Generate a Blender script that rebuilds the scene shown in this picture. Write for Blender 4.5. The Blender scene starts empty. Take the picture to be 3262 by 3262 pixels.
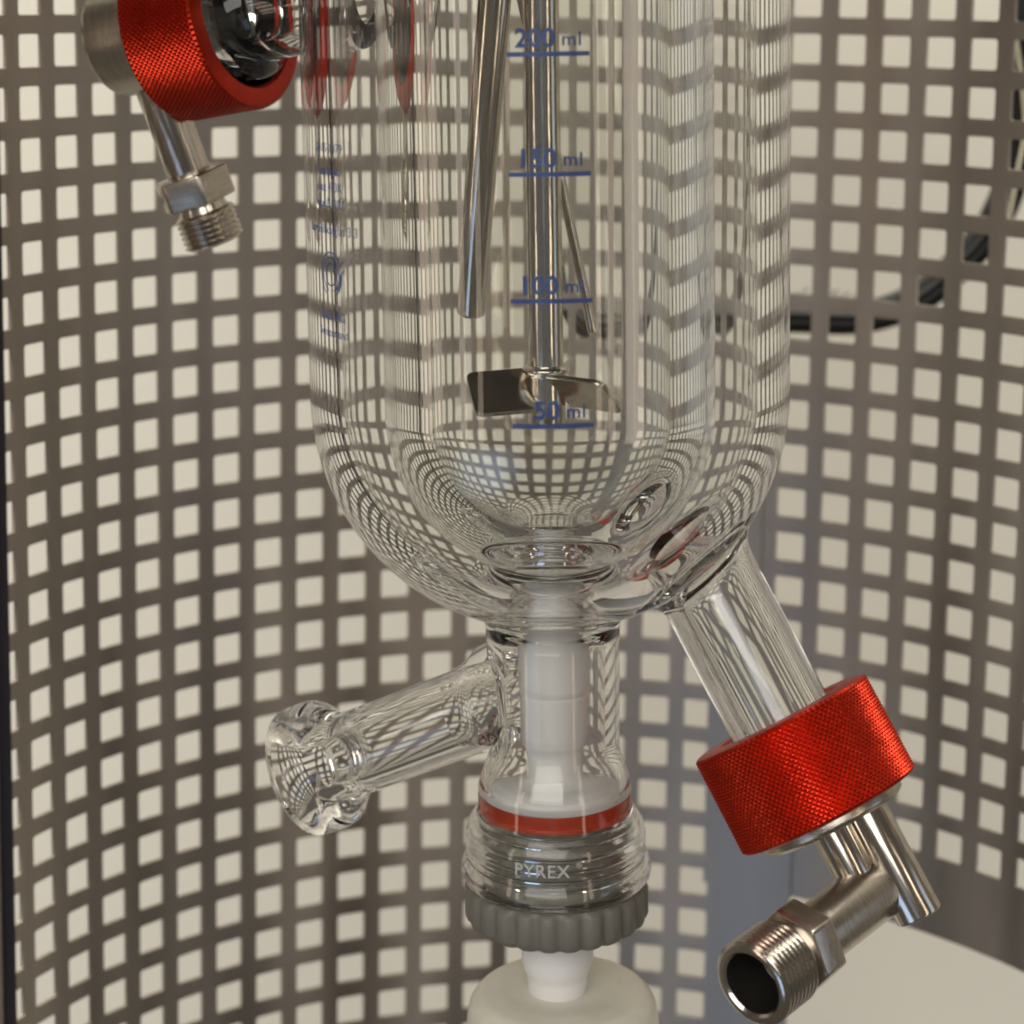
import bpy, bmesh, math, random
from mathutils import Vector, Matrix

MM = 0.001
SC = bpy.context.scene
COL = SC.collection
random.seed(7)

# ------------------------------------------------------------------ camera
def mm(x, y, z): return Vector((x*MM, y*MM, z*MM))

cam_d = bpy.data.cameras.new("camera"); cam = bpy.data.objects.new("camera", cam_d); COL.objects.link(cam)
r0 = Vector((0.9999022904, -0.0064027091, 0.0124263816))
r1 = Vector((0.0113926015, -0.1418745379, -0.9898190866))
r2 = Vector((0.0081005108, 0.9898639404, -0.1417877319))
Rm = Matrix((r0, -r1, -r2)).transposed()
cam.matrix_world = Matrix.Translation(mm(-23.69059, -447.69705, 93.09773)) @ Rm.to_4x4()
cam_d.sensor_width = 36.0; cam_d.sensor_fit = 'HORIZONTAL'
cam_d.lens = 6921.489/3262*36.0
cam_d.shift_x = (1631-1562.692)/3262
cam_d.shift_y = -(1631-924.437)/3262
cam_d.clip_start = 0.01; cam_d.clip_end = 30
cam_d.dof.use_dof = True
cam_d.dof.focus_distance = 0.450
cam_d.dof.aperture_fstop = 14.5
SC.camera = cam

# ------------------------------------------------------------------ world, lamps, exposure
w = bpy.data.worlds.new("World"); SC.world = w; w.use_nodes = True
bg = w.node_tree.nodes["Background"]
bg.inputs[0].default_value = (0.085, 0.076, 0.064, 1); bg.inputs[1].default_value = 1.0

def area(name, loc, target, sx, sy, power, col):
    d = bpy.data.lights.new(name, 'AREA'); d.shape = 'RECTANGLE'; d.size = sx; d.size_y = sy
    d.energy = power; d.color = col
    o = bpy.data.objects.new(name, d); COL.objects.link(o)
    o.location = loc
    o.rotation_euler = (Vector(target)-Vector(loc)).to_track_quat('-Z', 'Y').to_euler()
    return o
area("ceiling_lamp", (0.0, -0.25, 2.6), (0.0, 0.33, 0.0), 2.2, 0.6, 158, (1.0, 0.96, 0.88))
area("room_lamp", (-0.45, -1.65, 0.80), (0, 0, 0), 1.7, 1.1, 21, (1.0, 0.955, 0.89))
area("cool_lamp", (-0.15, -1.75, -0.05), (0, 0, 0), 0.30, 0.6, 0.13, (0.60, 0.78, 1.0))
area("cool_lamp", (-0.85, -1.15, -0.80), (0, 0, 0), 0.6, 0.6, 1.45, (0.48, 0.66, 1.0))  # added low cool source, gives the sheet seam its bluish cast
area("cool_lamp", (1.35, -0.45, 0.05), (0, 0, 0), 0.4, 0.8, 0.8, (0.70, 0.82, 1.0))
area("warm_lamp", (-1.03, -0.62, 0.05), (0, 0, 0), 0.10, 0.8, 0.95, (1.0, 0.80, 0.64))
area("warm_lamp", (0.76, -0.94, 0.05), (0, 0, 0), 0.10, 0.8, 0.95, (1.0, 0.80, 0.62))

SC.view_settings.view_transform = 'Standard'; SC.view_settings.look = 'None'
SC.view_settings.exposure = 0.06; SC.view_settings.gamma = 1.0
SC.render.engine = 'CYCLES'
cy = SC.cycles
cy.max_bounces = 36; cy.transmission_bounces = 36; cy.glossy_bounces = 12; cy.diffuse_bounces = 4
cy.transparent_max_bounces = 8
cy.sample_clamp_indirect = 6.0
cy.caustics_refractive = True; cy.caustics_reflective = True
cy.blur_glossy = 0.3
cy.use_denoising = True
cy.filter_width = 1.9

# ------------------------------------------------------------------ materials
def new_mat(name):
    m = bpy.data.materials.new(name); m.use_nodes = True
    nt = m.node_tree; b = nt.nodes["Principled BSDF"]
    return m, nt, b

def simple(name, col, rough=0.5, metal=0.0, noise=0.0, nscale=300, bump=0.0, bscale=900, stretch=None, sss=0.0, spec=None, rvar=0.0):
    m, nt, b = new_mat(name)
    b.inputs['Base Color'].default_value = (*col, 1)
    b.inputs['Roughness'].default_value = rough
    b.inputs['Metallic'].default_value = metal
    if spec is not None: b.inputs['Specular IOR Level'].default_value = spec
    if sss:
        b.inputs['Subsurface Weight'].default_value = sss
        b.inputs['Subsurface Radius'].default_value = (1, 0.95, 0.85)
        b.inputs['Subsurface Scale'].default_value = 0.003
    tc = nt.nodes.new('ShaderNodeTexCoord')
    mp = nt.nodes.new('ShaderNodeMapping')
    if stretch: mp.inputs['Scale'].default_value = stretch
    nt.links.new(tc.outputs['Object'], mp.inputs['Vector'])
    if noise or rvar:
        n = nt.nodes.new('ShaderNodeTexNoise'); n.inputs['Scale'].default_value = nscale; n.inputs['Detail'].default_value = 4
        nt.links.new(mp.outputs['Vector'], n.inputs['Vector'])
        if noise:
            r = nt.nodes.new('ShaderNodeMapRange')
            r.inputs['From Min'].default_value = 0.3; r.inputs['From Max'].default_value = 0.7
            r.inputs['To Min'].default_value = 1-noise; r.inputs['To Max'].default_value = 1+noise
            nt.links.new(n.outputs['Fac'], r.inputs['Value'])
            mx = nt.nodes.new('ShaderNodeVectorMath'); mx.operation = 'SCALE'
            mx.inputs[0].default_value = col
            nt.links.new(r.outputs['Result'], mx.inputs['Scale'])
            nt.links.new(mx.outputs['Vector'], b.inputs['Base Color'])
        if rvar:
            r = nt.nodes.new('ShaderNodeMapRange')
            r.inputs['From Min'].default_value = 0.3; r.inputs['From Max'].default_value = 0.7
            r.inputs['To Min'].default_value = max(0.02, rough-rvar); r.inputs['To Max'].default_value = rough+rvar
            nt.links.new(n.outputs['Fac'], r.inputs['Value'])
            nt.links.new(r.outputs['Result'], b.inputs['Roughness'])
    if bump:
        n = nt.nodes.new('ShaderNodeTexNoise'); n.inputs['Scale'].default_value = bscale; n.inputs['Detail'].default_value = 3
        nt.links.new(mp.outputs['Vector'], n.inputs['Vector'])
        bp = nt.nodes.new('ShaderNodeBump'); bp.inputs['Strength'].default_value = bump; bp.inputs['Distance'].default_value = 0.0002
        nt.links.new(n.outputs['Fac'], bp.inputs['Height']); nt.links.new(bp.outputs['Normal'], b.inputs['Normal'])
    return m

def glass_mat(name="borosilicate_glass", rough=0.0):
    m, nt, b = new_mat(name)
    b.inputs['Base Color'].default_value = (0.985, 0.99, 0.975, 1)
    b.inputs['Transmission Weight'].default_value = 1.0
    b.inputs['IOR'].default_value = 1.473
    b.inputs['Roughness'].default_value = rough
    tc = nt.nodes.new('ShaderNodeTexCoord')
    n = nt.nodes.new('ShaderNodeTexNoise'); n.inputs['Scale'].default_value = 55; n.inputs['Detail'].default_value = 1
    mp = nt.nodes.new('ShaderNodeMapping'); mp.inputs['Scale'].default_value = (1, 1, 0.35)
    nt.links.new(tc.outputs['Object'], mp.inputs['Vector']); nt.links.new(mp.outputs['Vector'], n.inputs['Vector'])
    bp = nt.nodes.new('ShaderNodeBump'); bp.inputs['Strength'].default_value = 0.06; bp.inputs['Distance'].default_value = 0.0006
    nt.links.new(n.outputs['Fac'], bp.inputs['Height']); nt.links.new(bp.outputs['Normal'], b.inputs['Normal'])
    return m

GLASS = glass_mat(); GLASS2 = glass_mat("moulded_collar_glass", 0.07)
STEEL = simple("polished_steel", (0.64, 0.59, 0.52), 0.14, 1.0, noise=0.10, nscale=120, stretch=(1, 1, 0.05), bump=0.12, bscale=2500)
SATIN = simple("turned_steel", (0.56, 0.51, 0.44), 0.26, 1.0, noise=0.12, nscale=700, stretch=(0.3, 0.3, 2.5), bump=0.25, bscale=1800)
SHEET = simple("perforated_steel_sheet", (0.50, 0.455, 0.405), 0.48, 1.0, noise=0.26, nscale=34, stretch=(1.2, 1.2, 0.16), rvar=0.10)
REDMET = simple("red_anodised_metal", (0.49, 0.029, 0.010), 0.37, 0.88, noise=0.12, nscale=200)
PTFE = simple("white_ptfe", (0.84, 0.83, 0.82), 0.58, 0.0, sss=0.25)
SEAL = simple("red_seal", (0.52, 0.048, 0.008), 0.45)
GREYPL = simple("grey_plastic", (0.165, 0.160, 0.135), 0.48, noise=0.06, bump=0.1)
CREAM = simple("cream_plastic", (0.74, 0.715, 0.61), 0.34, sss=0.15, noise=0.03)
WALLM = simple("cream_wall_paint", (0.72, 0.69, 0.60), 0.9, noise=0.015, nscale=6, bump=0.05, bscale=200)
NAVY = simple("navy_paint", (0.016, 0.013, 0.036), 0.5, noise=0.1)
BLACK = simple("black_rubber", (0.004, 0.004, 0.004), 0.7, noise=0.1)
WHITEC = simple("white_cable_sheath", (0.75, 0.70, 0.52), 0.4)
BLUE = simple("blue_enamel_print", (0.045, 0.085, 0.27), 0.55)
FROST = simple("frosted_glass_relief", (0.50, 0.50, 0.48), 0.5)
HOLE_DARK = simple("glossy_hole_dark", (0.012, 0.011, 0.012), 0.12)
BORE = simple("dark_bore", (0.05, 0.045, 0.04), 0.35, 0.6)  # darker than the steel around it, for the hole in the threaded ends

# ------------------------------------------------------------------ helpers
def frame(loc_mm, axis, up=(0, 1, 0)):
    z = Vector(axis).normalized()
    y = Vector(up); y = (y - z*y.dot(z)).normalized()
    x = y.cross(z)
    m = Matrix((x, y, z)).transposed().to_4x4()
    m.translation = mm(*loc_mm)
    return m

def thing(name, label, cat, matrix=None, group=None):
    o = bpy.data.objects.new(name, None); COL.objects.link(o)
    o.empty_display_size = 0.01
    if matrix is not None: o.matrix_world = matrix
    o['label'] = label; o['category'] = cat
    if group: o['group'] = group
    return o

def finish(me, mat, sharp=32):
    me.materials.clear(); me.materials.append(mat)
    me.validate(); me.update()
    for p in me.polygons: p.use_smooth = True
    me.set_sharp_from_angle(angle=math.radians(sharp))

def add(name, me, mat, parent=None, sharp=32, matrix=None):
    o = bpy.data.objects.new(name, me); COL.objects.link(o)
    if parent is not None: o.parent = parent
    if matrix is not None: o.matrix_local = matrix
    if mat is not None: finish(me, mat, sharp)
    return o

def mesh_py(name, vs, fs):
    me = bpy.data.meshes.new(name); me.from_pydata([Vector(v)*MM for v in vs], [], fs); me.update(); return me

def fillet(p0, p1, p2, r, n=4):
    """round the corner p1 of a profile with radius about r"""
    a = Vector(p0)-Vector(p1); b = Vector(p2)-Vector(p1)
    la, lb = a.length, b.length
    d = min(r, la*.45, lb*.45)
    s = Vector(p1)+a/la*d; e = Vector(p1)+b/lb*d
    out = []
    for i in range(n+1):
        t = i/n
        q = s*(1-t)**2 + Vector(p1)*2*t*(1-t) + e*t**2
        out.append((q.x, q.y))
    return out

def rounded(prof, r=0.4, n=4, skip=()):
    out = [prof[0]]
    for i in range(1, len(prof)-1):
        if i in skip: out.append(prof[i])
        else: out += fillet(prof[i-1], prof[i], prof[i+1], r, n)
    out.append(prof[-1]); return out

def arc(cz, r, a0, a1, n):
    """profile points of a sphere of radius r at height cz; angle from +r toward -z, degrees"""
    return [(r*math.cos(math.radians(a0+(a1-a0)*i/n)), cz-r*math.sin(math.radians(a0+(a1-a0)*i/n))) for i in range(n+1)]

def lathe_data(prof, n, closed=False, M=None):
    vs, fs, rings = [], [], []
    for (r, z) in prof:
        if r < 1e-6:
            rings.append([len(vs)]); vs.append((0, 0, z))
        else:
            rings.append(list(range(len(vs), len(vs)+n)))
            for k in range(n):
                a = 2*math.pi*k/n
                vs.append((r*math.cos(a), r*math.sin(a), z))
    m = len(prof)
    for i in range(m if closed else m-1):
        A, B = rings[i], rings[(i+1) % m]
        for k in range(n):
            k2 = (k+1) % n
            if len(A) == 1 and len(B) == 1: continue
            if len(A) == 1: fs.append((A[0], B[k2], B[k]))
            elif len(B) == 1: fs.append((A[k], A[k2], B[0]))
            else: fs.append((A[k], A[k2], B[k2], B[k]))
    if M is not None: vs = [tuple(M @ Vector(v)) for v in vs]
    return vs, fs

def lathe(name, prof, n=64, closed=False):
    vs, fs = lathe_data(prof, n, closed)
    me = mesh_py(name, vs, fs)
    bm = bmesh.new(); bm.from_mesh(me); bmesh.ops.recalc_face_normals(bm, faces=bm.faces); bm.to_mesh(me); bm.free()
    return me

def tube_mesh(name, pts, rad, n=12, ridge=0.0, lobes=9, sub=1):
    """tube along a smooth path (Catmull-Rom), optionally with lengthwise ribs"""
    P = [Vector(p) for p in pts]; path = []
    for i in range(len(P)-1):
        p0 = P[max(i-1, 0)]; p1 = P[i]; p2 = P[i+1]; p3 = P[min(i+2, len(P)-1)]
        for k in range(sub):
            t = k/sub
            path.append(0.5*((2*p1)+(p2-p0)*t+(2*p0-5*p1+4*p2-p3)*t*t+(3*p1-p0-3*p2+p3)*t**3))
    path.append(P[-1])
    vs, fs = [], []; s = 0; up = Vector((0, 1, 0))
    for i, c in enumerate(path):
        tg = (path[min(i+1, len(path)-1)]-path[max(i-1, 0)]).normalized()
        if i: s += (c-path[i-1]).length
        u = (up-tg*up.dot(tg)).normalized(); v = tg.cross(u)
        for k in range(n):
            a = 2*math.pi*k/n; r = rad+ridge*math.cos(lobes*a); vs.append(c+(u*math.cos(a)+v*math.sin(a))*r)
    for i in range(len(path)-1):
        for k in range(n):
            k2 = (k+1) % n
            fs.append((i*n+k, i*n+k2, (i+1)*n+k2, (i+1)*n+k))
    fs.append(tuple(range(n-1, -1, -1))); fs.append(tuple(range((len(path)-1)*n, len(path)*n)))
    return mesh_py(name, vs, fs)

def boolean(base_me, ops):
    """base mesh with a list of (mesh, 'UNION'|'DIFFERENCE') applied"""
    base = bpy.data.objects.new("tmp_base", base_me); COL.objects.link(base); tmp = [base]
    for me, op in ops:
        o = bpy.data.objects.new("tmp_op", me); COL.objects.link(o); tmp.append(o)
        md = base.modifiers.new("b", 'BOOLEAN'); md.operation = op; md.object = o; md.solver = 'EXACT'
    dg = bpy.context.evaluated_depsgraph_get(); dg.update()
    out = bpy.data.meshes.new_from_object(base.evaluated_get(dg))
    for o in tmp: bpy.data.objects.remove(o)
    return out

# ------------------------------------------------------------------ wall behind the guard
def box_mesh(name, x0, x1, y0, y1, z0, z1, bev=0.0):
    bm = bmesh.new()
    bmesh.ops.create_cube(bm, size=1)
    for v in bm.verts:
        v.co = Vector(((x0+x1)/2+v.co.x*(x1-x0), (y0+y1)/2+v.co.y*(y1-y0), (z0+z1)/2+v.co.z*(z1-z0)))*MM
    if bev: bmesh.ops.bevel(bm, geom=bm.edges[:], offset=bev*MM, segments=2, affect='EDGES', profile=0.5)
    me = bpy.data.meshes.new(name); bm.to_mesh(me); bm.free(); return me

wall = add("wall", box_mesh("wall", -1600, 1600, 330, 350, -900, 1500), WALLM)
wall['label'] = "plain cream wall seen through the holes of the guard"; wall['category'] = "wall"

# ------------------------------------------------------------------ perforated guard panels
DTH = 0.083067462; PITCH = 12.460
def panel_mesh(name, R, T, th_first, ncols, z_first, nrows, th_a, th_b, z_top, z_bot, hole=7.9, cr=0.65, ext=None):
    """curved sheet of inner radius R with square holes; th measured from +Y toward +X"""
    vs, fs, cache = [], [], {}
    def V(th, z, o):
        key = (round(th, 7), round(z, 4), o)
        if key not in cache:
            r = R+T*o; cache[key] = len(vs); vs.append((r*math.sin(th), r*math.cos(th), z))
        return cache[key]
    def quad(a, b, c, d): fs.append((a, b, c, d))
    def cell(tc, zc):
        h = hole/2; ha = h/R; ca = cr/R; hp = DTH/2; hz = PITCH/2
        O = [(tc-hp, zc-hz), (tc+hp, zc-hz), (tc+hp, zc+hz), (tc-hp, zc+hz)]
        H = []
        for sx, sz in ((-1, -1), (1, -1), (1, 1), (-1, 1)):
            p0 = (tc+sx*ha, zc+sz*(h-cr)); p1 = (tc+sx*(ha-ca*.29), zc+sz*(h-cr*.29)); p2 = (tc+sx*(ha-ca), zc+sz*h)
            H.append([p0, p1, p2] if sx*sz > 0 else [p2, p1, p0])
        ring = [p for c in H for p in c]
        for o in (0, 1):
            def F(*idx): fs.append(idx if o == 0 else idx[::-1])
            for i in range(4):
                c = [V(*p, o) for p in H[i]]; oo = V(*O[i], o); on = V(*O[(i+1) % 4], o); cn = V(*H[(i+1) % 4][0], o)
                F(oo, c[1], c[0]); F(oo, c[2], c[1]); F(oo, on, cn, c[2])
        for i in range(12):
            p, q = ring[i], ring[(i+1) % 12]
            fs.append((V(*p, 0), V(*q, 0), V(*q, 1), V(*p, 1)))
    for i in range(ncols):
        for j in range(nrows): cell(th_first+i*DTH, z_first-j*PITCH)
    t0 = th_first-DTH/2; t1 = th_first+(ncols-.5)*DTH; zt = z_first+PITCH/2; zb = z_first-(nrows-.5)*PITCH
    ths = []
    if th_a < t0-1e-5: ths.append((th_a, t0, 3))
    for i in range(ncols): ths.append((t0+i*DTH, t0+(i+1)*DTH, 1))
    if th_b > t1+1e-5: ths.append((t1, th_b, 3))
    cols = []
    for a, b, k in ths:
        for q in range(k): cols.append((a+(b-a)*q/k, a+(b-a)*(q+1)/k))
    zs = [zt-j*PITCH for j in range(nrows+1)]
    def patch(a, b, z0, z1):
        for o in (0, 1):
            q = (V(a, z1, o), V(b, z1, o), V(b, z0, o), V(a, z0, o))
            fs.append(q if o == 0 else q[::-1])
    for a, b in cols:
        inside = a >= t0-1e-6 and b <= t1+1e-6
        if z_top > zt+1e-5: patch(a, b, z_top, zt)
        if z_bot < zb-1e-5: patch(a, b, zb, z_bot)
        if not inside:
            for j in range(nrows): patch(a, b, zs[j], zs[j+1])
        fs.append((V(a, z_bot, 0), V(b, z_bot, 0), V(b, z_bot, 1), V(a, z_bot, 1)))
    zz = ([z_top] if z_top > zt+1e-5 else []) + zs + ([z_bot] if z_bot < zb-1e-5 else [])
    for th in (cols[0][0], cols[-1][1]):
        for j in range(len(zz)-1):
            if ext and th == cols[-1][1] and zz[j] < ext[1]+.5: continue
            fs.append((V(th, zz[j], 0), V(th, zz[j+1], 0), V(th, zz[j+1], 1), V(th, zz[j], 1)))
    if ext:
        the, ze = ext; a0 = cols[-1][1]; zl = [q for q in zz if q < ze+.5]; zl[0] = zz[len(zz)-len(zl)]
        n = 4
        for q in range(n):
            a, b = a0+(the-a0)*q/n, a0+(the-a0)*(q+1)/n
            for m in range(len(zl)-1): patch(a, b, zl[m], zl[m+1])
            for zq in (zl[0], zl[-1]): fs.append((V(a, zq, 0), V(b, zq, 0), V(b, zq, 1), V(a, zq, 1)))
        for m in range(len(zl)-1): fs.append((V(the, zl[m], 0), V(the, zl[m+1], 0), V(the, zl[m+1], 1), V(the, zl[m], 1)))
    me = mesh_py(name, vs, fs)
    bm = bmesh.new(); bm.from_mesh(me); bmesh.ops.recalc_face_normals(bm, faces=bm.faces); bm.to_mesh(me); bm.free()
    return me

L0 = math.radians(-64.9065)
pl = add("guard_panel", panel_mesh("guard_panel", 150.0, 1.0, L0-9*DTH, 27, 11*PITCH, 32, L0-10*DTH, math.radians(22.4), 165, -275, ext=(math.radians(26.75), -118.37)), SHEET, sharp=25)
pl['label'] = "wide left curved steel guard sheet with square holes and plain strip beside bottle knob"
pl['category'] = "guard"
R0 = math.radians(25.3714)
pr = add("guard_panel", panel_mesh("guard_panel_door", 151.06, 1.0, R0, 16, 13.3408+10*PITCH, 23, math.radians(17.0), R0+16.2*DTH, 165, -162.3), SHEET, sharp=25)
pr['label'] = "right hand curved steel guard sheet with square holes and exposed lower edge"
pr['category'] = "guard"

th = math.radians(-64.85)
pm = Matrix.Translation(mm(149.9*math.sin(th), 149.9*math.cos(th), 0)) @ Matrix.Rotation(-th, 4, 'Z')
post = add("frame_post", box_mesh("frame_post", -4.4, 0, -0.5, 0, -300, 200, 0.1), NAVY, matrix=pm)
post['label'] = "dark navy upright post along the left edge of the guard"; post['category'] = "post"

# ------------------------------------------------------------------ cables between guard and wall
hose_pts = [(139.5, 190, 135), (137, 188, 95), (135.7, 187, 79.9), (135.2, 187, 58.4), (134, 187, 38.3), (129.8, 186, 25.8), (123.7, 186, 16.3),
            (111.7, 186, 4.4), (101, 186, -1.8), (88.6, 187, -4.9), (71.4, 187, -4.6), (52.6, 187, -5.3), (30, 190, -6.5), (18, 196, -5), (8, 206, 2), (2, 215, 20)]
hose = add("grooved_hose", tube_mesh("grooved_hose", hose_pts, 4.6, 66, 0.30, 11, 10), BLACK)
hose['label'] = "thick black grooved hose curving down behind the right guard sheet"; hose['category'] = "hose"
wc = [(127, 180, 110), (129, 180, 88.9), (130.5, 180, 82.9), (134.3, 180, 63), (135.4, 180, 50.7), (133.9, 180, 39.8), (132, 180.5, 24.2), (131, 184, 10), (133, 192, -20)]
wcab = add("thin_cable", tube_mesh("thin_cable", wc, 0.55, 8, sub=10), WHITEC)
wcab['label'] = "thin pale cable in front of the black hose at the right edge"; wcab['category'] = "cable"
# frayed braided sleeve lying on the hose
def braid():
    vs, fs = [], []
    for k in range(150):
        x = 42+random.random()*50; z = 1.6+random.gauss(0, 1.1)-(x-66)**2*0.0016; y = 183+random.random()*6
        a = random.gauss(0.6, 0.5)*random.choice((1, 1, -1)); L = 0.8+random.random()*1.6; t = 0.14
        d = Vector((math.cos(a), 0, math.sin(a)))*L/2; nrm = Vector((-math.sin(a), 0, math.cos(a)))*t; b = Vector((0, t, 0))
        c = Vector((x, y, z)); i = len(vs)
        for e in (-1, 1):
            for q in (nrm, b, -nrm, -b): vs.append(c+d*e+q)
        for q in range(4): fs.append((i+q, i+(q+1) % 4, i+4+(q+1) % 4, i+4+q))
        fs += [(i, i+3, i+2, i+1), (i+4, i+5, i+6, i+7)]
    return mesh_py("braided_sleeve", vs, fs)
br = add("braided_sleeve", braid(), BLACK)
br['label'] = "frayed black wire braid just above the lowest run of the hose, right of the glass"; br['category'] = "cable sleeve"

# ------------------------------------------------------------------ glass reactor (frame: z along its axis, leaning a little left)
RX = Matrix.Translation(mm(-7.2, 0, 0)) @ Matrix.Rotation(-0.03, 4, 'Y')
reactor = thing("glass_reactor", "large jacketed clear glass reactor with round bottom and blue volume marks", "glass reactor", RX)
NSEG = 224
SPH = 8.0; SPV = 3.5
outer = [(0, 150), (50, 150), (50, 110), (50, 60), (50, 30)] + arc(SPH, 50, 0, 70, 46) 
outer += [(16.3, -39.6), (15.2, -40.4), (14.6, -41.4), (14.3, -42.8), (14.2, -46), (14.1, -58), (14.0, -69), (14.2, -71.2), (15.0, -73.8), (16.0, -76.2), (16.5, -78.0), (16.6, -82.0),
          (17.0, -83.6), (18.4, -85.6), (19.2, -87.0), (19.4, -89), (19.3, -92), (19.6, -93.6), (20.3, -95), (20.6, -96.3), (20.3, -97.8), (19.6, -98.7), (18.8, -99.1), (17.5, -99.2), (0, -99.2)]
# the cavity is a ring: close it between vessel and jacket only
void = [(34.6, 140), (43.5, 140), (43.5, 60), (43.5, 30)] + arc(SPH, 43.5, 0, 67.5, 40) + [(15.6, -33.2), (14.9, -33.4), (14.4, -33.0), (14.1, -32.0), (14.0, -31.2), (14.0, -30.2), (14.15, -29.4), (14.6, -28.5)] + arc(SPV, 34.6, 64.2, 0, 38) + [(34.6, 30), (34.6, 60)]
bore = [(0, 155), (25.4, 155), (25.4, 60), (25.4, 30)] + arc(SPV, 25.4, 0, 66, 34) + [(9.4, -20.4), (8.5, -21.3), (7.9, -22.6), (7.6, -24.2), (7.6, -28.4), (8.3, -29.5), (9.2, -30.8), (9.5, -32.6), (9.5, -37.2), (9.1, -39.0), (8.3, -40.4), (7.8, -41.4), (8.0, -42.4), (9.0, -43.3), (10.2, -44.4), (10.7, -46), (10.7, -68), (11.0, -70.5), (12.0, -73), (13.3, -75.4), (13.9, -77), (14.1, -78), (14.1, -83)]
z = -83.0
tp = []
while z > -97.5:
    tp += [(15.6, z-0.5), (16.2, z-1.0), (16.2, z-1.3), (15.6, z-1.9)]; z -= 2.3
bore += tp + [(16.6, -98.2), (16.8, -100.5), (0, -100.5)]

def solid(name, prof, n, M=None, closed=False):
    vs, fs = lathe_data(prof, n, closed, M)
    me = mesh_py(name, vs, fs)
    bm = bmesh.new(); bm.from_mesh(me); bmesh.ops.recalc_face_normals(bm, faces=bm.faces); bm.to_mesh(me); bm.free()
    return me

def axis_frame(p, d):
    z_ = Vector(d).normalized(); y_ = Vector((0, 1, 0)); y_ = (y_-z_*y_.dot(z_)).normalized(); x_ = y_.cross(z_)
    m = Matrix((x_, y_, z_)).transposed().to_4x4(); m.translation = Vector(p); return m

LEG_T = Vector((33.3, -5, -34.1)); LEG_D = Vector((.440, -.300, -.846)).normalized()
ARM_P = Vector((-0.3, 0, -55.0)); ARM_D = Vector((-.853, .311, -.417)).normalized()
RXi = RX.inverted()
def to_local(p): return (RXi @ mm(*p))/MM
def dir_local(d): return RXi.to_3x3() @ Vector(d)
NZ_P = to_local((-74.07, 34.3, 85.31)); NZ_D = dir_local((-0.868, 0.461, -0.184)).normalized()

# the leg leaves the bowl a little askew: its weld fillet is turned to the bowl's own normal
q_ = LEG_T-Vector((0, 0, SPH)); hb = q_.dot(LEG_D); S_C = -hb+math.sqrt(hb*hb-q_.length_squared+2500.0)
P_C = LEG_T+LEG_D*S_C; N_C = (P_C-Vector((0, 0, SPH))).normalized()
leg_o = [(0, -10), (19.3, -10), (19.5, -4.3), (18.3, -3.6), (17, -3.0), (15.8, -2.5), (14.6, -1.9), (13.5, -1.1), (12.6, -0.2), (12.0, 0.8), (11.5, 2), (11.2, 3.5), (11.06, 5.5), (11.0, 8), (11.0, 11), (11.0, 15), (11.0, 19), (11.0, 39-S_C), (10.6, 40-S_C), (0, 40-S_C)]
def leg_solid(prof, n):
    vs, fs = lathe_data(prof, n)
    out = []
    for x, y, sg in vs:
        t = min(1, max(0, sg/11.0)); t = t*t*(3-2*t)
        z_ = (N_C*(1-t)+LEG_D*t).normalized(); y_ = Vector((0, 1, 0)); y_ = (y_-z_*y_.dot(z_)).normalized(); x_ = y_.cross(z_)
        c = P_C+(N_C if sg < 0 else LEG_D)*sg
        out.append(tuple(c+x_*x+y_*y))
    me = mesh_py("leg", out, fs)
    bm = bmesh.new(); bm.from_mesh(me); bmesh.ops.recalc_face_normals(bm, faces=bm.faces); bm.to_mesh(me); bm.free()
    return me
leg_b = [(0, -13), (8.8, -13), (8.4, -10), (7.7, -6.4), (7.3, -3), (7.2, 1), (7.2, 6), (7.2, 41), (0, 41)]
arm_o = [(0, 2), (12.6, 2), (12.2, 13.6), (11.2, 15.2), (10.3, 17.2), (9.7, 19.6), (9.4, 22.5), (9.3, 40), (9.3, 50), (9.5, 51.6), (10.3, 53.2), (11.8, 54.8), (13.4, 56.2), (14.3, 57.4), (14.6, 58.8), (14.6, 64), (14.3, 65), (13.6, 65.6), (12.6, 65.8), (0, 65.8)]
arm_b = [(0, 4), (5.6, 4), (5.6, 52), (5.8, 55), (6.4, 58), (6.6, 62), (6.8, 64), (7.4, 65), (8.2, 67), (0, 67)]
nz_o = [(0, -50), (13.6, -50), (13.3, -33), (12.8, -28.5), (12.1, -25), (11.6, -20), (11.5, -8), (12.0, -5), (13.6, -3), (15.0, -1.5), (15.2, 4), (14.5, 6), (12.0, 7), (11.8, 14), (0, 14)]
nz_b = [(0, -36), (10.5, -36), (8.8, -32), (7.7, -28), (7.4, -20), (7.4, 15), (0, 15)]
body = boolean(solid("outer", outer, NSEG), [
    (leg_solid(leg_o, 112), 'UNION'),
    (solid("ao", arm_o, 96, axis_frame(ARM_P, ARM_D)), 'UNION'),
    (solid("no", nz_o, 96, axis_frame(NZ_P, NZ_D)), 'UNION'),
    (solid("vv", void, NSEG, None, True), 'DIFFERENCE'),
    (solid("bb", bore, NSEG), 'DIFFERENCE'),
    (solid("lb", leg_b, 96, axis_frame(LEG_T, LEG_D)), 'DIFFERENCE'),
    (solid("ab", arm_b, 96, axis_frame(ARM_P, ARM_D)), 'DIFFERENCE'),
    (solid("nb", nz_b, 96, axis_frame(NZ_P, NZ_D)), 'DIFFERENCE'),
])
def axd(c, P, D):
    v = c-P; s = v.dot(D); return s, (v-D*s).length
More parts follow.
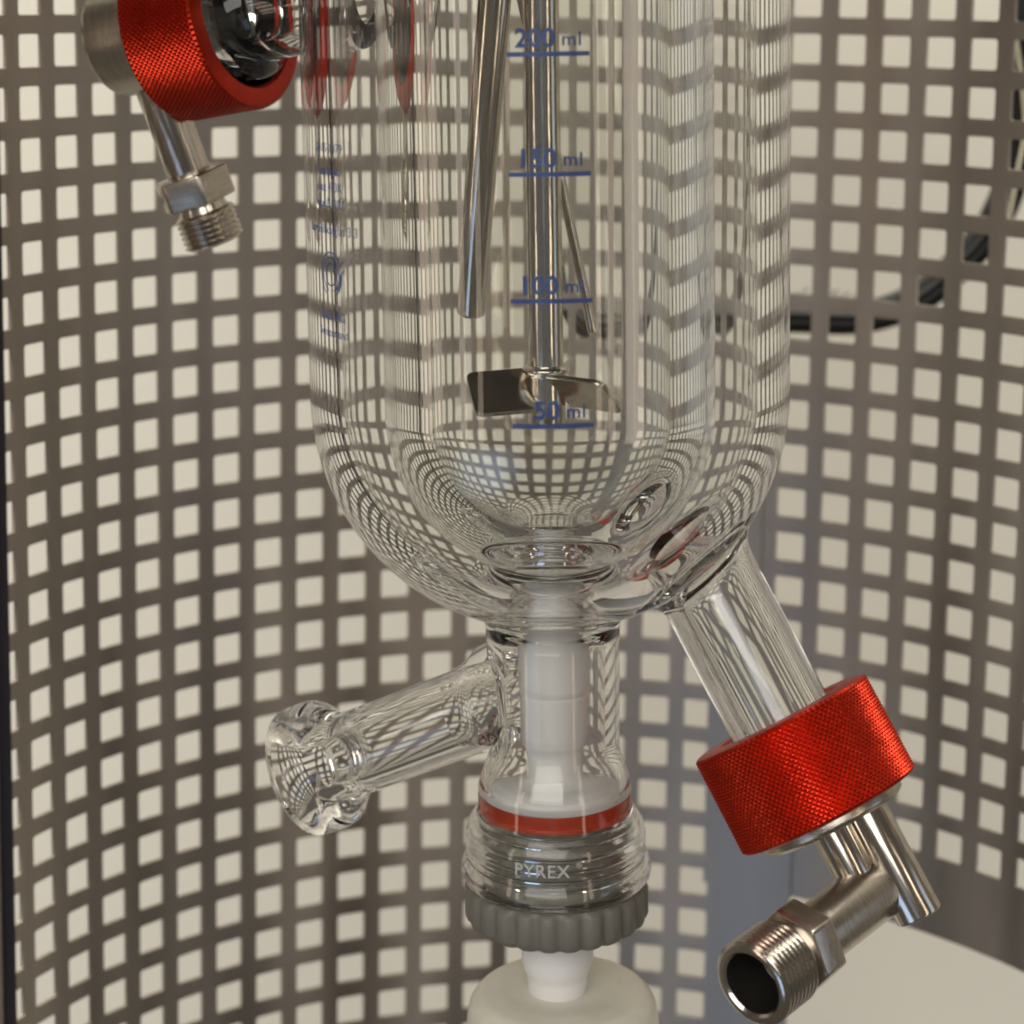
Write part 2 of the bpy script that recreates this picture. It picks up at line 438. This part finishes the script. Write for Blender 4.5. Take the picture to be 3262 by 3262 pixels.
def part_of(c):
    s, d = axd(c, LEG_T, LEG_D)
    if s > 17.5 and d < 13: return "drain_leg"
    s, d = axd(c, ARM_P, ARM_D)
    if s > 23.5 and d < 15.5: return "side_arm"
    s, d = axd(c, NZ_P, NZ_D)
    if s > -24 and d < 18: return "jacket_nozzle"
    r = math.hypot(c.x, c.y)
    if c.z < -83.4: return "threaded_collar"
    if c.z < -42.7 or (c.z < -28.5 and r < 14.8): return "valve_body"
    if r < 35.5 and (c.z > SPH or (c-Vector((0, 0, SPV))).length < 36.0): return "inner_vessel"
    return "jacket"
bm0 = bmesh.new(); bm0.from_mesh(body)
bmesh.ops.dissolve_degenerate(bm0, dist=1e-7, edges=bm0.edges[:])
bm0.faces.ensure_lookup_table()
lab = [part_of(f.calc_center_median()/MM) for f in bm0.faces]
for nm in ("jacket", "inner_vessel", "valve_body", "threaded_collar", "drain_leg", "side_arm", "jacket_nozzle"):
    bmp = bm0.copy(); bmp.faces.ensure_lookup_table()
    bmesh.ops.delete(bmp, geom=[f for f, l in zip(bmp.faces, lab) if l != nm], context='FACES')
    me = bpy.data.meshes.new(nm); bmp.to_mesh(me); bmp.free()
    add(nm, me, GLASS2 if nm == "threaded_collar" else GLASS, reactor, sharp=38)
bm0.free()

add("shade_plate", lathe("shade_plate", rounded([(0, 150.4), (128, 150.4), (130, 152), (130, 162), (0, 162)], .6), 96), GREYPL, reactor)  # unseen plate added above the glass to block the ceiling lamp

# --- blue print on the jacket, white relief on the valve collar
def text_mesh(name, s, size, offset=0.0, align='CENTER', spacing=1.0):
    cu = bpy.data.curves.new(name, 'FONT'); cu.body = s; cu.size = size; cu.align_x = align
    cu.offset = offset; cu.resolution_u = 3; cu.space_character = spacing
    o = bpy.data.objects.new(name, cu); COL.objects.link(o)
    dg = bpy.context.evaluated_depsgraph_get()
    me = bpy.data.meshes.new_from_object(o.evaluated_get(dg))
    bpy.data.objects.remove(o); bpy.data.curves.remove(cu); return me
def wrap(me, R, phi, z0, thick, sx=1.0, sy=1.0, shear=0.0):
    """lay a flat mesh (in mm units) round a cylinder of radius R at azimuth phi (from -Y toward +X)"""
    bm = bmesh.new(); bm.from_mesh(me)
    bmesh.ops.remove_doubles(bm, verts=bm.verts, dist=1e-5)
    if thick:
        r = bmesh.ops.extrude_face_region(bm, geom=bm.faces[:])
        for v in [g for g in r['geom'] if isinstance(g, bmesh.types.BMVert)]: v.co.z += thick
    for v in bm.verts:
        a = phi + v.co.x*sx/R; r = R+v.co.z
        v.co = Vector((r*math.sin(a), -r*math.cos(a), z0+v.co.y*sy))*MM
    bmesh.ops.recalc_face_normals(bm, faces=bm.faces)
    bm.to_mesh(me); bm.free(); return me
def grid_strip(name, w, h, n=16):
    vs = [(-w/2+w*i/n, s*h/2, 0) for i in range(n+1) for s in (-1, 1)]
    fs = [(2*i, 2*i+2, 2*i+3, 2*i+1) for i in range(n)]
    me = bpy.data.meshes.new(name); me.from_pydata(vs, [], fs); return me
RP = 50.03
RV = 34.63   # the volume marks are printed on the inner vessel
for val, zb in (("200", 79.3), ("150", 56.6), ("100", 32.25), ("50", 7.9)):
    g = add("graduation_mark", wrap(grid_strip("graduation_mark", 15.3, 0.9), RV, math.radians(-0.7), zb, 0.04), BLUE, reactor, 60)
    g['label'] = "blue " + val + " ml line on the glass"
    t = add("graduation_number", wrap(text_mesh("graduation_number", val, 4.95, 0.14, 'RIGHT', 1.0), RV, 0.9/RV, zb+1.4, 0.04), BLUE, reactor, 60)
    t['label'] = "blue number " + val
    add("graduation_unit", wrap(text_mesh("graduation_unit", "ml", 3.65, 0.05, 'LEFT', 1.1), RV, 2.0/RV, zb+1.6, 0.04), BLUE, reactor, 60)
PH = math.radians(-60.0)
for s, zt, sz in (("2015-1079", 60.6, 2.6), ("max 6 bar", 56.2, 2.6), ("max 473K", 53.0, 2.6), ("max \u0394130K", 49.8, 2.6), ("Borosilikatglas 3.3", 44.6, 2.75), ("B\u00fcchi AG", 27.6, 2.6), ("Switzerland", 24.2, 2.6)):
    pln = add("printed_line", wrap(text_mesh("printed_line", s, sz, 0.0, 'CENTER', 1.02), RP, PH, zt, 0.04), BLUE, reactor, 60)
    pln['label'] = "blue printed line reading " + s
def ring_arc(r, w, a0, a1, n):
    vs, fs = [], []
    for i in range(n+1):
        a = math.radians(a0+(a1-a0)*i/n)
        for q in (r-w/2, r+w/2): vs.append((q*math.cos(a), q*math.sin(a), 0))
    for i in range(n): fs.append((2*i, 2*i+1, 2*i+3, 2*i+2))
    return vs, fs
def emblem():
    vs, fs = [], []
    for r, w_, a0, a1 in ((2.2, .28, 0, 360), (3.35, .28, -70, 250), (4.4, .28, -60, 8), (4.4, .28, 38, 240), (3.9, .55, -48, 6)):
        v, f = ring_arc(r, w_, a0, a1, 36); b = len(vs); vs += v; fs += [tuple(i+b for i in q) for q in f]
    for a, b_ in (((3.6, 1.9), (5.0, 3.0)), ((4.2, 0.4), (5.4, 1.3))):
        a = Vector((*a, 0)); b2 = Vector((*b_, 0)); d = (b2-a).normalized(); n_ = Vector((-d.y, d.x, 0))*.15
        i = len(vs); vs += [a-n_, b2-n_, b2+n_, a+n_]; fs.append((i, i+1, i+2, i+3))
    me = bpy.data.meshes.new("maker_emblem"); me.from_pydata([tuple(v) for v in vs], [], fs); return me
add("maker_emblem", wrap(emblem(), RP, PH, 36.6, 0.04), BLUE, reactor, 60)
def cone_wrap(me, phi, z0, prof):
    return wrap(me, prof, phi, z0, 0.22)
add("embossed_word", cone_wrap(text_mesh("embossed_word", "PYREX", 3.9, 0.02, 'CENTER', 1.05), math.radians(-10.5), -90.9, 19.9), FROST, reactor, 60)
add("embossed_mark", cone_wrap(text_mesh("embossed_mark", "\u00ae", 1.6, 0.0, 'CENTER'), math.radians(12.0), -89.0, 19.9), FROST, reactor, 60)

# ------------------------------------------------------------------ drain valve in the outlet
valve = thing("drain_valve", "white plastic drain valve with red seal ring and grey grip nut in the bottom outlet", "valve", RX @ Matrix.Translation(mm(0, 0, -106)))
def vadd(name, prof, mat, n=96, r=0.35, closed=False, sharp=30):
    p = [(a, b+106) for a, b in prof]
    return add(name, lathe(name, rounded(p, r) if not closed else p, n, closed), mat, valve, sharp)
dome = [(0, -30.6), (2.5, -30.7), (4.5, -31.2), (5.8, -32.2), (6.6, -33.6), (6.9, -35.2), (6.8, -36.8), (6.1, -38), (5.4, -39), (5.2, -40), (5.6, -41.2), (6.6, -42.2), (7.3, -43.4), (7.3, -55.4), (7.1, -56.2), (6.9, -56.6), (7.1, -57.2), (7.1, -66.2), (6.8, -68), (6.1, -69.3), (5.9, -70.2), (5.9, -74.6), (6.6, -75.6), (9.0, -76.5), (11.8, -77.0), (13.6, -77.8), (14.18, -78.6), (14.18, -80.2), (0, -80.2)]
vadd("plug", dome, PTFE, r=0.3)
vadd("seal_ring", [(9, -80.2), (14.2, -80.2), (14.25, -80.6), (14.25, -82.6), (14.1, -83.4), (9, -83.4)], SEAL, closed=True)
def nut_mesh():
    vs, fs = [], []
    prof = [(14.6, -83.5)]
    z = -84
    while z > -97: prof += [(15.4, z-.3), (14.6, z-1.1), (14.6, z-1.4), (15.4, z-2.2)]; z -= 2.3
    prof += [(14.6, -98.6), (14.6, -99.6), (18.6, -99.6)]
    flut = [(19.2, -99.9), (19.9, -100.8), (19.9, -106.4), (19.5, -107.4), (18.0, -108.4)]
    tail = [(8.9, -108.4)]
    full = prof+flut+tail
    n = 24*10
    for i, (r, z) in enumerate(full):
        for k in range(n):
            a = 2*math.pi*k/n; rr = r
            if len(prof) <= i < len(prof)+len(flut):
                ph = (k % 10)/10
                rr = r-(0.9*(0.5+0.5*math.cos(2*math.pi*ph))**2.0 if ph <= 1 else 0)*(1 if i > len(prof) else .6)
            vs.append((rr*math.cos(a), rr*math.sin(a), z+106))
    for i in range(len(full)-1):
        for k in range(n):
            fs.append((i*n+k, i*n+(k+1) % n, (i+1)*n+(k+1) % n, (i+1)*n+k))
    return mesh_py("grip_nut", vs, fs)
me = nut_mesh(); bm = bmesh.new(); bm.from_mesh(me); bmesh.ops.recalc_face_normals(bm, faces=bm.faces); bm.to_mesh(me); bm.free()
add("grip_nut", me, GREYPL, valve, 40)
vadd("stem", [(0, -100), (8.8, -100), (8.8, -111.0), (8.3, -112.6), (7.9, -113.6), (7.8, -117.6), (7.4, -119.4), (6.6, -121.4), (6.4, -125.6), (0, -125.6)], PTFE, r=0.5)
knob = [(0, -125), (8, -124.8), (14, -124.3), (18.2, -125.2), (20.4, -127.8), (21.0, -132), (21.2, -160), (0, -160)]
k = vadd("turning_knob", knob, CREAM, r=1.2)
k.matrix_local = Matrix.Translation(mm(1.0, 0, 0))

# ------------------------------------------------------------------ stirrer
stir = thing("stirrer", "steel stirrer with long shaft and pitched paddle blades inside the glass", "stirrer", RX @ Matrix.Translation(mm(-0.6, 0, 8)))
def sadd(name, prof, mat, n=48, r=0.3): return add(name, lathe(name, rounded(prof, r), n), mat, stir)
sadd("shaft", [(0, 3), (3.65, 3), (3.65, 150), (0, 150)], STEEL)
sadd("hub", [(0, -6.6), (3.0, -6.6), (4.0, -5.6), (4.05, 4.2), (5.0, 4.9), (5.1, 5.6), (4.7, 6.1), (3.7, 6.4), (0, 6.4)], STEEL, r=0.25)
def blade_mesh():
    # blade along +x; chord in the (y, z) plane; rounded outer corners
    kx, vz = 8.2, 7.5
    out = []
    r_in, r_out, cr = 3.2, 16.5, 1.6
    pts = [(r_in, -.5), (r_in, .5)]
    ch = math.hypot(kx, vz)
    def corner(cx, cc, a0):
        return [(cx+cr*math.cos(math.radians(a0+90*i/6)), cc+(cr/ch)*math.sin(math.radians(a0+90*i/6))) for i in range(7)]
    poly = [(r_in, .5)]
    poly = [(r_in, -.5)] + corner(r_out-cr, -.5+cr/ch, -90) + corner(r_out-cr, .5-cr/ch, 0) + [(r_in, .5)]
    bm = bmesh.new()
    nrm = Vector((0, -vz, -kx)).normalized()   # sheet normal
    front, back = [], []
    for x, c in poly:
        tw = 1.0
        p = Vector((x, -c*kx*tw, c*vz))
        front.append(bm.verts.new((p+nrm*.55)*MM)); back.append(bm.verts.new((p-nrm*.55)*MM))
    bm.faces.new(front); bm.faces.new(back[::-1])
    n = len(poly)
    for i in range(n): bm.faces.new((front[i], back[i], back[(i+1) % n], front[(i+1) % n]))
    bmesh.ops.recalc_face_normals(bm, faces=bm.faces)
    bmesh.ops.bevel(bm, geom=[e for e in bm.edges if len(e.link_faces) == 2 and e.calc_face_angle(0) > 1.2], offset=.22*MM, segments=2, affect='EDGES', profile=.5)
    me = bpy.data.meshes.new("blade"); bm.to_mesh(me); bm.free(); return me
bme = blade_mesh(); finish(bme, STEEL, 14)
for i, az in enumerate((80, 200, 320)):
    o = bpy.data.objects.new("blade", bme); COL.objects.link(o); o.parent = stir
    o.matrix_local = Matrix.Translation(mm(0, 0, 1.3)) @ Matrix.Rotation(math.radians(az), 4, 'Z')

# ------------------------------------------------------------------ probe and dip tube
def rod_thing(name, label, cat, bottom, top, prof_fn):
    b, t = Vector(bottom), Vector(top); L = (t-b).length
    o = add(name, lathe(name, prof_fn(L), 48), STEEL)
    o.matrix_world = frame(bottom, t-b)
    o['label'] = label; o['category'] = cat; return o
rod_thing("temperature_probe", "thick slanting steel probe tube left of the stirrer shaft", "probe", (-25.3, 10, 22.9), (-16.6, -6, 131),
          lambda L: rounded([(0, 0.4), (2.9, 0.0), (3.45, 0.6), (3.45, L), (0, L)], .3))
rod_thing("dip_tube", "thin slanting steel tube crossing behind the stirrer shaft to the right", "tube", (2.3, 8, 20.0), (-19.6, 8, 111),
          lambda L: rounded([(0.5, 3), (0.75, 0), (1.15, 0), (1.15, L), (0, L)], .1))

# ------------------------------------------------------------------ red knurled couplings
def knurled(name, R, L, rin, starts, depth):
    """ring nut from z=0 to z=L, its outside cut into a grid of small diamond pyramids"""
    n = starts*2; half = 2*math.pi*R/n*1.05; rows = int((L-1.8)/half); half = (L-1.8)/rows
    full = [(rin, .6, 0), (rin+.6, 0, 0), (R-1.6, 0, 0), (R-.6, .3, 0)] + [(R, .9+half*i, 1) for i in range(rows+1)]
    full += [(R-.6, L-.3, 0), (R-1.6, L, 0), (rin+.6, L, 0), (rin, L-.6, 0)]
    vs, fs = [], []
    for i, (r, z, kf) in enumerate(full):
        for k in range(n):
            a = 2*math.pi*k/n
            rr = r-(depth if (i+k) % 2 else 0)*kf*(0.9+0.2*random.random())
            vs.append((rr*math.cos(a), rr*math.sin(a), z))
    m = len(full)
    for i in range(m):
        j = (i+1) % m
        for k in range(n):
            k2 = (k+1) % n; q = (i*n+k, i*n+k2, j*n+k2, j*n+k)
            if full[i][2] and full[j][2]:
                if (i+k) % 2: fs += [(q[0], q[1], q[2]), (q[0], q[2], q[3])]
                else: fs += [(q[0], q[1], q[3]), (q[1], q[2], q[3])]
            else: fs.append(q)
    me = mesh_py(name, vs, fs)
    bm = bmesh.new(); bm.from_mesh(me); bmesh.ops.recalc_face_normals(bm, faces=bm.faces); bm.to_mesh(me); bm.free()
    return me

def cyl(name, parent, M, prof, mat, n=64, r=0.3, sharp=30):
    o = add(name, lathe(name, rounded(prof, r) if r else prof, n), mat, parent, sharp)
    o.matrix_world = M; o.matrix_parent_inverse = Matrix.Identity(4)
    o.matrix_local = parent.matrix_world.inverted() @ M
    return o
def hexnut(name, parent, M, rc, z0, z1, mat):
    bm = bmesh.new(); lo, hi = [], []
    for i in range(6):
        a = math.radians(60*i+12)
        lo.append(bm.verts.new(Vector((rc*math.cos(a), rc*math.sin(a), z0))*MM)); hi.append(bm.verts.new(Vector((rc*math.cos(a), rc*math.sin(a), z1))*MM))
    bm.faces.new(lo[::-1]); bm.faces.new(hi)
    for i in range(6): bm.faces.new((lo[i], lo[(i+1) % 6], hi[(i+1) % 6], hi[i]))
    bmesh.ops.bevel(bm, geom=bm.edges[:], offset=.7*MM, segments=3, affect='EDGES', profile=.5)
    bmesh.ops.recalc_face_normals(bm, faces=bm.faces)
    me = bpy.data.meshes.new(name); bm.to_mesh(me); bm.free()
    o = add(name, me, mat, parent, 25); o.matrix_local = parent.matrix_world.inverted() @ M; return o
def thread_prof(r, z0, z1, pitch, depth, rin):
    p = [(rin, z0+.4), (rin, z0)] if rin else [(0, z0)]
    p = [(0, z0), (r-depth*1.5, z0)]
    z = z0+.3
    while z < z1-pitch:
        p += [(r-depth, z), (r, z+pitch*.35), (r, z+pitch*.55), (r-depth, z+pitch*.9)]; z += pitch
    return p, z

# ---- upper left coupling
A_M = frame((-74.07, 34.3, 85.31), (-0.868, 0.461, -0.184))
ca = thing("hose_coupling", "upper left red knurled coupling with steel fitting hanging from it", "coupling", A_M, "red knurled couplings on the glass")
add("knurled_nut", knurled("knurled_nut", 21.6, 19.6, 16.4, 108, .42), REDMET, ca, 24)
cyl("adapter", ca, A_M, [(0, 7.6), (15.9, 7.6), (15.9, 19.0), (13.6, 19.4), (13.5, 35), (12.8, 36.2), (0, 36.2)], SATIN, n=96, r=.4)
cyl("dark_lining", ca, A_M, [(16.35, 0.8), (16.35, 7.2), (12.2, 7.5), (0, 7.5)], HOLE_DARK, n=96, r=0)  # black lining added so the nut's opening looks dark inside
D_P = Vector((-100.18, 47.7, 79.32)); D_D = Vector((.335, .07, -.94)).normalized()
PM = frame(D_P, D_D)
cyl("pipe", ca, PM, [(0, 3), (5.0, 3), (5.0, 33.5), (0, 33.5)], STEEL)
hexnut("hex_nut", ca, PM, 9.2, 33.2, 40.4, SATIN)
def male_thread(parent, M, r, z0, z1, rin, n=72):
    p = [(r-1.6, z0), (r-1.2, z0+2.2)]
    z = z0+2.4
    while z < z1-.9:
        p += [(r-.7, z), (r, z+.45), (r, z+.7), (r-.7, z+1.15)]; z += 1.3
    p += [(r-.5, z1-.3), (r-.9, z1), (rin+.5, z1), (rin, z1-.5)]
    o = cyl("threaded_end", parent, M, p, STEEL, n=n, r=0, sharp=40)
    q = [(rin, z1-.5), (rin-.3, z0+2.0), (rin-1.4, z0+1), (0, z0+1)]
    i = cyl("bore", parent, M, q, BORE, n=n, r=0)
    return o
male_thread(ca, PM, 7.0, 40.2, 50.4, 4.6)

# ---- lower right coupling
LD = (RX.to_3x3() @ LEG_D).normalized(); LT = (RX @ (LEG_T*MM))/MM
B_M = frame(LT+LD*29.6, LD)
cb = thing("hose_coupling", "lower right red knurled coupling with open threaded steel elbow", "coupling", B_M, "red knurled couplings on the glass")
add("knurled_nut", knurled("knurled_nut", 20.0, 21.8, 13.2, 100, .42), REDMET, cb, 24)
cyl("adapter", cb, B_M, [(0, 12.2), (11.0, 12.2), (11.0, 21), (15.8, 21.4), (15.8, 23.4), (14.6, 24.2), (0, 24.2)], SATIN, n=96, r=.3)
cyl("insert_ring", cb, B_M, [(11.15, 12.1), (11.15, 1.0), (11.5, 0.5), (13.1, 0.5), (13.1, 12.1)], GREYPL, n=96, r=0)
NK = Vector((53.21, -17, -83.66)); E_ = Vector((59.08, -20.5, -94.25))
cyl("neck", cb, frame(NK-LD*5, E_-NK), [(0, 0), (4.1, 0), (4.1, 17), (0, 17)], STEEL)
RODP = Vector((59.4, -13, -78.44))
cyl("guide_rod", cb, frame(RODP-LD*2, LD), [(0, 0), (5.0, 0), (5.0, 26), (0, 26)], STEEL, r=.5)
TD = Vector((-.67, -.72, -.13)).normalized()
TM = frame(E_-TD*6, TD)
cyl("elbow_body", cb, TM, [(0, -1.6), (4.5, -1.2), (6.0, 0.4), (6.3, 2), (6.3, 27), (0, 27)], SATIN, r=.4)
hexnut("hex_nut", cb, TM, 9.3, 26.5, 33.5, SATIN)
male_thread(cb, TM, 8.7, 33.3, 46.5, 6.2)
